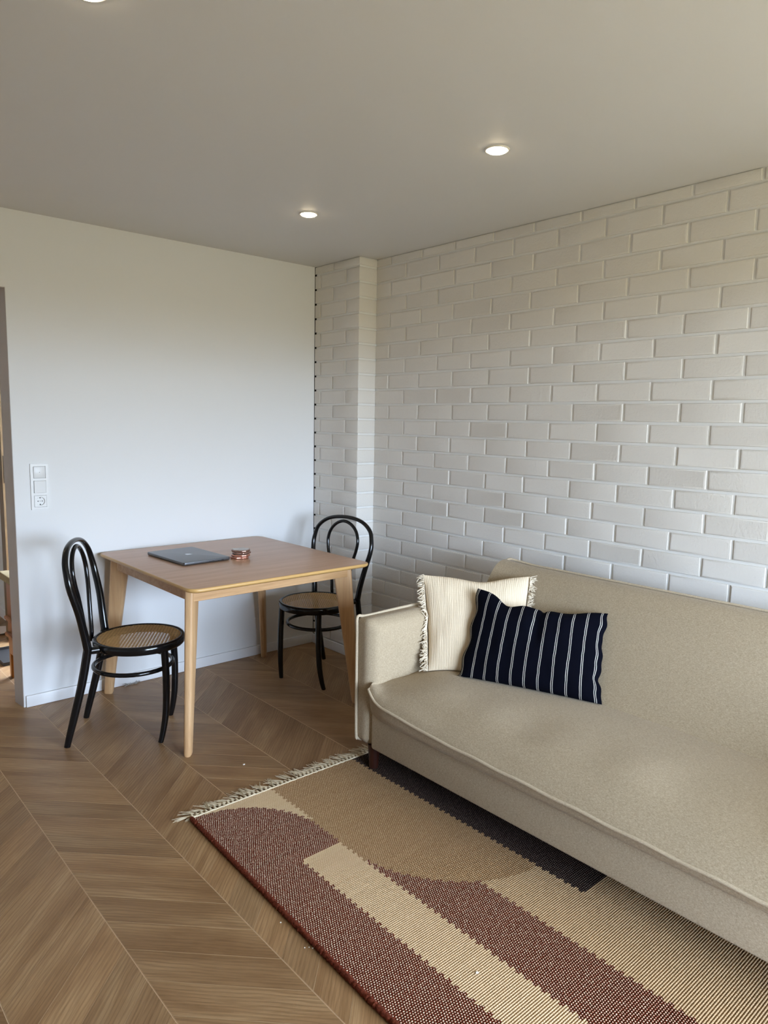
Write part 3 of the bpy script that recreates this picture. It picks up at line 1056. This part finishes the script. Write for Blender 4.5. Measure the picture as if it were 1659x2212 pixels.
# arms
def arm(y_in, y_out, label=None):
    """puffy upright panel, piping on the outer rim"""
    s = 1 if y_out > y_in else -1
    x0, x1, z0, z1 = -0.985, -0.185, 0.104, 0.638
    m = MB()
    rows = []
    N = 14
    for i in range(N + 1):
        t = i / N                                  # across the thickness: inner 0 .. outer 1
        y = y_in + (y_out - y_in) * t
        if t < .82:
            q = t / .82
            ins = 0.026 * (1 - math.sin(PI / 2 * min(1, q / .55))) ** 1.3 if q < .55 else 0.0
            ins += 0.0035 * (q > .55) * (q - .55) / .45
        else:
            q = (t - .82) / .18
            ins = 0.0035 + .018 * q ** 2
        row = []
        hx, hz = (x1 - x0) / 2 - ins, (z1 - z0) / 2 - ins
        rad = 0.022
        nseg = 5
        cxm, czm = (x0 + x1) / 2, (z0 + z1) / 2
        for kx, kz, a0 in ((1, 1, 0), (-1, 1, PI / 2), (-1, -1, PI), (1, -1, 1.5 * PI)):
            rr2 = rad if kz > 0 else .040
            for k in range(nseg + 1):
                a = a0 + PI / 2 * k / nseg
                row.append((cxm + kx * (hx - rr2) + rr2 * math.cos(a), y, czm + kz * (hz - rr2) + rr2 * math.sin(a)))
            # points along the straight edge to the next corner
            nk = {(1, 1): (-1, 1), (-1, 1): (-1, -1), (-1, -1): (1, -1), (1, -1): (1, 1)}[(kx, kz)]
        rows.append(row)
    b = m.grid(rows, close_u=True)
    n = len(rows[0])
    # domed inner face
    for side, ri in ((0, 0), (1, N)):
        base = [b + ri * n + k for k in range(n)]
        cur = base
        cxm, czm = (x0 + x1) / 2, (z0 + z1) / 2
        for sc, dy in ((.93, .006), (.80, .011), (.55, .014), (.25, .0155)):
            st = len(m.v)
            for k in range(n):
                p = rows[ri][k]
                sgn = -s if side == 0 else s
                amt = dy * (0.55 if side else 0.45)
                m.v.append((cxm + (p[0] - cxm) * (1 - (1 - sc) * .6 if sc > .79 else sc), p[1] + sgn * amt, czm + (p[2] - czm) * sc))
            new = [st + k for k in range(n)]
            for k in range(n):
                j = (k + 1) % n
                m.face((cur[j], cur[k], new[k], new[j]) if side == 0 else (cur[k], cur[j], new[j], new[k]))
            cur = new
        m.face(cur[::-1] if side == 0 else cur)
    bm = bmesh.new()
    me = bpy.data.meshes.new('tmp')
    me.from_pydata(sub_o(m.v), [], m.f)
    bm.from_mesh(me)
    bmesh.ops.recalc_face_normals(bm, faces=list(bm.faces))
    bm.to_mesh(me)
    bm.free()
    me.materials.append(M_sofa)
    me.shade_smooth()
    me.name = 'armrest'
    ao = obj('armrest', me, sofa)
    yp = y_in + (y_out - y_in) * .80
    pts = [(x0 - .001, yp, z0 + .045), (x0 - .003, yp, z0 + .30), (x0 - .003, yp, z1 - .05), (x0 - .004, yp, z1 - .012), (x0 + .006, yp, z1 + .004), (x0 + .05, yp, z1 - .002), (x0 + .25, yp, z1 + .001), (x0 + .5, yp, z1 + .001), (x1 - .04, yp, z1 - .002), (x1 - .004, yp, z1 - .03), (x1, yp, z1 - .2), (x1, yp, z0 + .06)]
    pts = [(x0 + .030, yp, z0 + .004), (x0 + .008, yp, z0 + .018)] + pts
    sofa_obj('piping', MB().tube(catmull(pts, 6), .0060, 8), ao, M_pipe)
    return ao
arm(-1.590, -1.474)
arm(-3.562, -3.678)
for lx, ly in ((-.946, -1.566), (-.946, -3.586), (-.26, -1.566), (-.26, -3.586)):
    m = MB().lathe([(.0165, .0095), (.0185, .0105), (.0255, .112)], 24, (lx, ly, 0))
    sofa_obj('leg', m, sofa, M_darkwood, 50)

# ---- cushions
from mathutils.bvhtree import BVHTree
def bvh_of(objs):
    vs, fs = [], []
    for o, off in objs:
        b = len(vs)
        vs += [v.co + off for v in o.data.vertices]
        fs += [tuple(b + i for i in p.vertices) for p in o.data.polygons]
    return BVHTree.FromPolygons(vs, fs)
SOLIDS = [(bvh_of([(o, SO)]), .0035) for o in [seat, back] + [c for c in sofa.children if c.name.startswith('armrest')][:1]]
SOLIDS += [(bvh_of([(c, SO) for p_ in [seat, back] + [c for c in sofa.children if c.name.startswith('armrest')][:1] for c in p_.children]), .003)]
def clear(p, extra=0.0, solids=None):
    for _ in range(8):
        for tree, mg in (solids or SOLIDS):
            loc, nrm, idx, dist = tree.find_nearest(p)
            if loc is None or dist > .12:
                continue
            sd = (p - loc).dot(nrm)
            if sd < mg + extra:
                p = loc + nrm * (mg + extra) if dist > 1e-6 and sd < 0 or sd < mg + extra and dist < mg + extra + .001 else p
    return p
def pillow(name, TL, TR, BR, BL, thick, label, mat, nu=44, nv=36, pinch=0.035, sag=None, seed=1, wr=0.004, power=0.5):
    TL, TR, BR, BL = map(Vector, (TL, TR, BR, BL))
    cen = (TL + TR + BR + BL) / 4
    U = ((TR - TL) + (BR - BL)).normalized()
    V = ((TL - BL) + (TR - BR)).normalized()
    Nn = U.cross(V).normalized()
    def base(u, v):
        p = BL.lerp(BR, u).lerp(TL.lerp(TR, u), v)
        cu, cv = 1 - (2 * u - 1) ** 2, 1 - (2 * v - 1) ** 2
        p = p + U * (pinch * cv * (0.5 - u) * 2 * abs(2 * u - 1) ** 3) + V * (pinch * cu * (0.5 - v) * 2 * abs(2 * v - 1) ** 3)
        if sag:
            p = p + sag(u, v, U, V, Nn)
        return p
    t = thing(name, label, 'cushion', tuple(cen))
    m = MB()
    uvs = []
    def side(sg):
        rows = []
        for j in range(nv + 1):
            row = []
            for i in range(nu + 1):
                u, v = i / nu, j / nv
                a = max(0.0, (1 - abs(2 * u - 1) ** 2.4)) * max(0.0, (1 - abs(2 * v - 1) ** 2.4))
                p = base(u, v)
                w2 = noise.noise(Vector((u * 5 + seed * 7.3, v * 4, sg * 3.1))) * wr + noise.noise(Vector((u * 16 + seed, v * 5, sg))) * wr * .5
                hgt = thick * a ** power * .5 + w2 * min(1, a * 2.5)
                row.append(tuple(clear(p + Nn * sg * hgt, 0.0, SOLIDS if sg < 0 else SOLIDS[:4]) - cen))
                uvs.append((u, v))
            rows.append(row)
        return rows
    m.grid(side(1))
    nf = len(m.f)
    m.grid(side(-1))
    m.f = m.f[:nf] + [f[::-1] for f in m.f[nf:]]
    me = m.mesh(name + '_cover', mat, 180, uv=lambda i, co: uvs[i])
    o = obj('cover', me, t)
    SOLIDS.append((bvh_of([(o, cen)]), .003))
    return t, base, cen, U, V, Nn

def white_sag(u, v, U, V, N):
    c = math.exp(-((u - .55) / .20) ** 2) * v ** 3
    return V * (-0.020 * c)
wc, wbase, wcen, wU, wV, wN = pillow('cream_cushion', (-.632, -1.512, .768), (-.286, -1.820, .770), (-.548, -2.000, .412), (-.745, -1.668, .402), 0.105,
    'square cream gauze cushion with frayed fringe sides in the sofa corner', M_gauze, 50, 40, .010, white_sag, 3, .005, .62)
def navy_sag(u, v, U, V, N):
    top = v ** 4
    c = -.040 * math.exp(-((u - .27) / .10) ** 2) - .026 * math.exp(-((u - .50) / .16) ** 2) - .012 * math.exp(-((u - .545) / .022) ** 2) - .020 * math.exp(-((u - .72) / .13) ** 2)
    side = math.exp(-((u - 1.0) / .05) ** 2) * (.0025 * math.sin(v * 17) + .002 * math.sin(v * 37 + 1) - .006 * math.exp(-((v - .25) / .04) ** 2) - .005 * math.exp(-((v - .72) / .06) ** 2)) + math.exp(-((u) / .05) ** 2) * .006 * math.sin(v * 19)
    dent = -.016 * math.exp(-((u - .55 + .05 * v) / .05) ** 2) * math.exp(-((v - .72) / .25) ** 2)
    return V * (top * c) + U * side + N * dent
pillow('navy_cushion', (-.548, -1.752, .742), (-.335, -2.236, .703), (-.528, -2.342, .411), (-.722, -1.806, .404), 0.125,
       'oblong dark navy cushion with thin white double stripes, leaning on the sofa', M_navy, 60, 40, .012, navy_sag, 9, .006)

fr = MB()
rnd = random.Random(5)
for uu, sg in ((0.0, -1), (1.0, 1)):
    for k in range(260):
        v = k / 259 * .98 + .01
        if uu > .5 and v < .50:
            continue
        p = wbase(uu, v) - wcen
        ang = rnd.uniform(-1.0, 1.0)
        ln = rnd.uniform(.018, .042)
        d = (wU * sg * math.cos(ang) + wV * math.sin(ang) + wN * rnd.uniform(-.3, .6)).normalized()
        d2v = (d + Vector((0, 0, -.5)) + wV * rnd.uniform(-.7, .7)).normalized()
        q = p + d * ln * .55
        fr.tube([clear(p_ + wcen, .0045) - wcen for p_ in (p + wU * sg * .002, p + d * ln * .25, q, q + d2v * ln * .5)], [.0022, .0024, .0021, .0012], 4)
fo = obj('fringe', fr, wc, M_fringe, 60)
fo['kind'] = 'stuff'
fo['label'] = 'frayed cotton fringe strands on both side edges'


# ================================================================== rug
rug = thing('rug', 'flat-woven rug in rust, cream and tan with a fringed edge, partly under the sofa', 'rug', (-1.10, -2.40, 0.0))
RY0, PY = -1.445, 0.0068
NR = 284
def xleft(y):
    return -1.694 - 0.035 * min(1.0, max(0.0, (-1.441 - y) / 1.05))
def tan_x(y):
    if y >= -1.995:
        return -1.375
    k = (-(y + 1.995)) / .410
    if k >= 1:
        return -.972
    return -.975 - .400 * (1 - k ** 1.8) ** (1 / 1.8)
patches = {}
rj = random.Random(11)
def jag(j):
    return (.0042 if (j // 2) % 2 else -.0042) + rj.uniform(-.002, .002)
for j in range(NR):
    y = RY0 - (j + .5) * PY
    xl = xleft(y)
    seq = []
    if y > -1.897:
        dy = y + 1.76
        xa = -1.375 if y < -1.76 else -1.69 + math.sqrt(max(0, .315 ** 2 - dy * dy))
        xa = min(max(xa, xl + .003), -1.372)
        seq += [('red_patch', xl, xa + jag(j) * 1.2)]
        if xa < -1.378:
            seq += [('cream_corner', None, -1.366 + jag(j))]
        else:
            seq[-1] = ('red_patch', xl, -1.375 + jag(j))
        seq += [('tan_patch', None, -.966 + jag(j))]
    else:
        seq += [('red_patch', xl, -1.536 + jag(j)), ('cream_stripe', None, -1.379 + jag(j))]
        tx = tan_x(y)
        if y > -1.995:
            seq += [('tan_patch', None, -.966 + jag(j))]
        else:
            if tx > -1.372:
                seq += [('red_band', None, min(tx, -1.171) + jag(j))]
            if tx > -1.171:
                seq += [('sand_patch', None, tx + jag(j) if y > -2.405 else (-.968 + jag(j)))]
            if y > -2.405:
                seq += [('tan_patch', None, -.966 + jag(j))]
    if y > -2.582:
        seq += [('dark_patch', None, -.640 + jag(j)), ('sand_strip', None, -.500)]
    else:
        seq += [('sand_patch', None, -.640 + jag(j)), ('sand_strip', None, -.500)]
    x = xl
    for nm, a, bx in seq:
        if bx - x > .002:
            patches.setdefault(nm, []).append((j, x, bx))
            x = bx
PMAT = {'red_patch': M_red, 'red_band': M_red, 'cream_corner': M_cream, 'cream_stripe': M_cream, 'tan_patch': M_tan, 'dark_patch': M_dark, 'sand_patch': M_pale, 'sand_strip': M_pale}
PLAB = {'red_patch': 'rust red woven field', 'red_band': 'rust red woven band', 'cream_corner': 'cream woven corner', 'cream_stripe': 'cream woven stripe', 'tan_patch': 'tan woven field with a rounded end',
        'dark_patch': 'dark brown woven field under the sofa', 'sand_patch': 'pale sand woven field', 'sand_strip': 'pale sand woven edge under the sofa'}
for nm, runs in patches.items():
    m = MB()
    for j, xa, xb in runs:
        y0 = RY0 - j * PY
        sec = [(0.0, .0040), (.14, .0068), (.5, .0082), (.86, .0068), (1.0, .0040)]
        b = m.grid([[(xx, y0 - f * PY, z) for f, z in sec] for xx in (xa, xb)])
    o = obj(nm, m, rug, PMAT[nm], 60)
    o.location = (1.10, 2.40, 0)
    o['label'] = PLAB[nm]
cp = []
for j in range(0, 392):
    y = RY0 - j * .0049
    cp.append((xleft(y) - .004 + .0012 * math.sin(j * 1.9) + 1.10, y + 2.40, .0085 + .0006 * math.sin(j * 2.3)))
obj('edge_cord', MB().tube(cp, [.0078 + .0012 * math.sin(j * 3.0) for j in range(len(cp))], 8), rug, M_cord, 60)
hd = [(-1.694 + .0115 * k + 1.10, -1.4405 + 2.40 - .012 * max(0, (k - 0) / 104) + .0008 * math.sin(k * 2.1), .0065) for k in range(104)]
obj('header_cord', MB().tube(hd, [.0042 + .0007 * math.sin(k * 2.7) for k in range(len(hd))], 6), rug, M_tassel, 60)
rt = random.Random(21)
for k in range(66):
    x = -1.688 + k * .0180
    y = -1.4300 - .010 * k / 66
    m = MB()
    m.tube([(-.0065, -.013, .006), (-.002, -.003, .0085), (0, .003, .0085)], [.0028, .0034, .0034], 5)
    m.tube([(.0065, -.013, .006), (.002, -.003, .0085), (0, .003, .0085)], [.0028, .0034, .0034], 5)
    m.tube([(0, -.003, .0075), (0, .001, .0078), (0, .006, .0075), (0, .009, .006)], [.002, .0048, .0046, .003], 6)
    lean = -.45 + .55 * math.sin(k * 1.3 + math.sin(k * .37) * 2) + rt.uniform(-.2, .2) + (-.9 if k < 3 else 0)
    for s in range(8):
        ln = rt.uniform(.040, .070)
        a = lean + rt.uniform(-.30, .30)
        dx, dy = math.sin(a), math.cos(a)
        bend = rt.uniform(-.5, .5)
        pts = [(0, .006, .006)]
        for q in (.33, .66, 1.0):
            pts.append((dx * ln * q + bend * dy * ln * q * q * .5, .006 + dy * ln * q - bend * dx * ln * q * q * .5, max(.0022, .006 - .004 * q + rt.uniform(-.0006, .0035))))
        m.tube(pts, [.0019, .0015, .0013, .0008], 4)
    o = obj('tassel', m, rug, M_tassel, 60)
    o.location = (x + 1.10, y + 2.40, 0)

# ================================================================== switch and socket frame
sw = thing('switch_frame', 'white triple wall frame with blank plate, light switch and power socket', 'switch', (-1.754, 0.0, 0.974))
W2, HH3 = .0405, .222
# raised outer frame built as four bars with two cross bars
fm = MB()
for bb in ((-W2, -W2 + .0125, 0, HH3), (W2 - .0125, W2, 0, HH3), (-W2 + .0125, W2 - .0125, 0, .0125), (-W2 + .0125, W2 - .0125, HH3 - .0125, HH3),
           (-W2 + .0125, W2 - .0125, .0697, .0813), (-W2 + .0125, W2 - .0125, .1407, .1523)):
    fm.quadbox(bb[0], bb[1], -.0085, -.0002, bb[2], bb[3])
obj('frame', fm, sw, M_plastic, 0)
def plate(name, z0, z1, y=-.0098, r=.0012):
    return obj(name, rbox(-.0266, .0266, y, -.0004, z0 + .0011, z1 - .0011, r, 2), sw, M_plastic, 40)
bp = plate('blank_plate', .1523, HH3 - .0125)
obj('sensor_hole', MB().lathe([(.0016, 0), (.0016, .0006)], 10), bp, M_hole, 0)
hole = bp.children[0]
hole.location = (0.0, -.0098, .181)
hole.rotation_euler = (PI / 2, 0, 0)
rk = MB()
rk.v = [(-.0268, -.0145, .0823), (.0268, -.0105, .0823), (.0268, -.0105, .1397), (-.0268, -.0145, .1397), (-.0268, -.001, .0823), (.0268, -.001, .0823), (.0268, -.001, .1397), (-.0268, -.001, .1397)]
for f in ((0, 1, 2, 3), (4, 7, 6, 5), (0, 4, 5, 1), (1, 5, 6, 2), (2, 6, 7, 3), (3, 7, 4, 0)):
    rk.face(f)
obj('rocker', rk, sw, M_plastic, 0)
# socket: plate with a round well
sk = MB()
N = 40
cz = .0411
sq = []
for k in range(N):
    a = 2 * PI * k / N
    c, s = math.cos(a), math.sin(a)
    q = .0268 / max(abs(c), abs(s))
    sq.append((c * q, -.0098, cz + s * q))
well = lambda r, y: [(r * math.cos(2 * PI * k / N), y, cz + r * math.sin(2 * PI * k / N)) for k in range(N)]
b = sk.grid([[(p[0], -.0004, p[2]) for p in sq], sq, well(.0205, -.0098), well(.0196, -.0090), well(.0192, -.0012)], close_u=True)
sk.face([b + 4 * N + k for k in range(N)])
so = obj('socket', sk, sw, M_plastic, 40)
for px, pz, r in ((-.0095, 0, .0026), (.0095, 0, .0026), (0, 0, .0016), (0, .0160, .0030), (0, -.0160, .0030)):
    h = obj('contact_hole', MB().lathe([(r, 0), (r, .0008)], 12), so, M_hole, 0)
    h.location = (px, -.0012, cz + pz)
    h.rotation_euler = (PI / 2, 0, 0)

# ================================================================== hall things seen through the passage
cab = thing('hall_cabinet', 'narrow orange pine cabinet with woven top in the hall behind the wall', 'cabinet', (-1.45, 0.31, 0.0))
def cb(name, x0, x1, y0, y1, z0, z1, mat, r=.004, par=cab):
    return obj(name, rbox(x0 + 1.45, x1 + 1.45, y0 - .31, y1 - .31, z0, z1, r, 2), par, mat, 40)
cb('body', -1.803, -1.10, .115, .508, .135, .548, M_orange)
for lx in (-1.803, -1.135):
    for ly in (.115, .473):
        cb('leg', lx + .0005, lx + .0345, ly + .0005, ly + .0345, 0.0, .1352, M_orange, .002)
cb('top', -1.832, -1.08, .100, .530, .548, .590, M_rattan, .008)
for zz in (.24, .33):
    cb('handle', -1.822, -1.803, .16, .50, zz, zz + .018, M_orange, .004)

door = MB()
door.quadbox(-1.640, -1.52, 1.16, 1.25, 0, 2.12)
door.quadbox(-1.52, -1.44, 1.17, 1.25, 0, 2.12)
door_1 = struct('door_1', door, M_brownjamb)
st = obj('strike_plate', rbox(-1.634, -1.612, 1.1575, 1.1605, 1.010, 1.178, .0008, 1), door_1, M_strike, 30)

rack = thing('coat_rack', 'dark coat rack with chrome rail high in the hall', 'rack', (-1.80, 0.95, 1.90))
obj('shelf', rbox(-.12, .110, -.09, .09, .035, .065, .004, 1), rack, M_strike, 30)
obj('rail', MB().tube([(-.12, -.06, .010), (.112, -.06, .010)], .010, 10), rack, M_chrome, 60)
obj('bracket', rbox(-.02, .113, .05, .07, -.06, .036, .003, 1), rack, M_strike, 30)

tray = MB()
tray.quadbox(-.13, .13, -.16, .16, .0, .006)
for bb in ((-.13, .13, -.16, -.15), (-.13, .13, .15, .16), (-.13, -.12, -.15, .15), (.12, .13, -.15, .15)):
    tray.quadbox(bb[0], bb[1], bb[2], bb[3], .006, .02)
to = tag(obj('boot_tray', tray, None, M_mat, 0), 'black shallow boot tray on the hall floor', 'tray')
to.location = (-1.66, .86, .0002)
pm = MB()
rows = []
for i in range(7):
    rows.append([(-.12 + .04 * i, -.1 + .033 * j, .004 + .010 * math.sin(i * .6) ** 2 + .004 * math.sin(j)) for j in range(7)])
pm.grid(rows)
pm.grid([[(p[0], p[1], p[2] - .002) for p in r][::-1] for r in rows])
po2 = tag(obj('paper_sheet', pm, None, M_paper, 60), 'crumpled pinkish white paper sheet on the hall floor', 'paper')
po2.location = (-1.63, 1.44, .002)

# ================================================================== small litter
def crumb(x, y, z, r, label, grp=None):
    bm = bmesh.new()
    bmesh.ops.create_icosphere(bm, subdivisions=1, radius=r)
    for v in bm.verts:
        v.co *= random.uniform(.7, 1.2)
        v.co.z *= .55
    me = bpy.data.meshes.new('crumb')
    bm.to_mesh(me)
    bm.free()
    me.materials.append(M_crumb)
    o = tag(obj('crumb', me), label, 'crumb', grp)
    o.location = (x, y, z + r * .35)
G = 'white crumbs beside the rug cord'
for x, y, r, lb in ((-1.733, -2.090, .0036, 'tiny white crumb by the rust rug cord, farthest from the camera of the row'),
                    (-1.738, -2.215, .0030, 'tiny white crumb by the rust rug cord, farthest out on the floor'),
                    (-1.728, -2.222, .0026, 'smallest white crumb by the rust rug cord, in the middle of its cluster'),
                    (-1.722, -2.232, .0042, 'largest white crumb by the rust rug cord, touching the cord')):
    crumb(x - .010, y, 0.0, r * .75, lb, G)
crumb(-1.463, -2.585, .0080, .0048, 'white crumb lying on the cream rug stripe')
crumb(-1.338, -1.195, 0.0, .0050, 'pale flake on the floorboards between table leg and rug fringe')
lint = MB()
rl = random.Random(3)
for k in range(16):
    p = Vector((rl.uniform(-.03, .03), rl.uniform(-.010, .010), .003))
    pts = [p]
    for q in range(5):
        p = p + Vector((rl.uniform(-.012, .012), rl.uniform(-.008, .008), rl.uniform(-.002, .006)))
        p.z = max(.0015, p.z)
        p.y = min(.012, p.y)
        pts.append(p.copy())
    lint.tube(catmull(pts, 3), .0009, 4)
lo2 = tag(obj('lint_clump', lint, None, M_lint, 60), 'wisp of grey lint on the floor against the baseboard', 'lint')
lo2.location = (-1.345, -.030, 0.0)
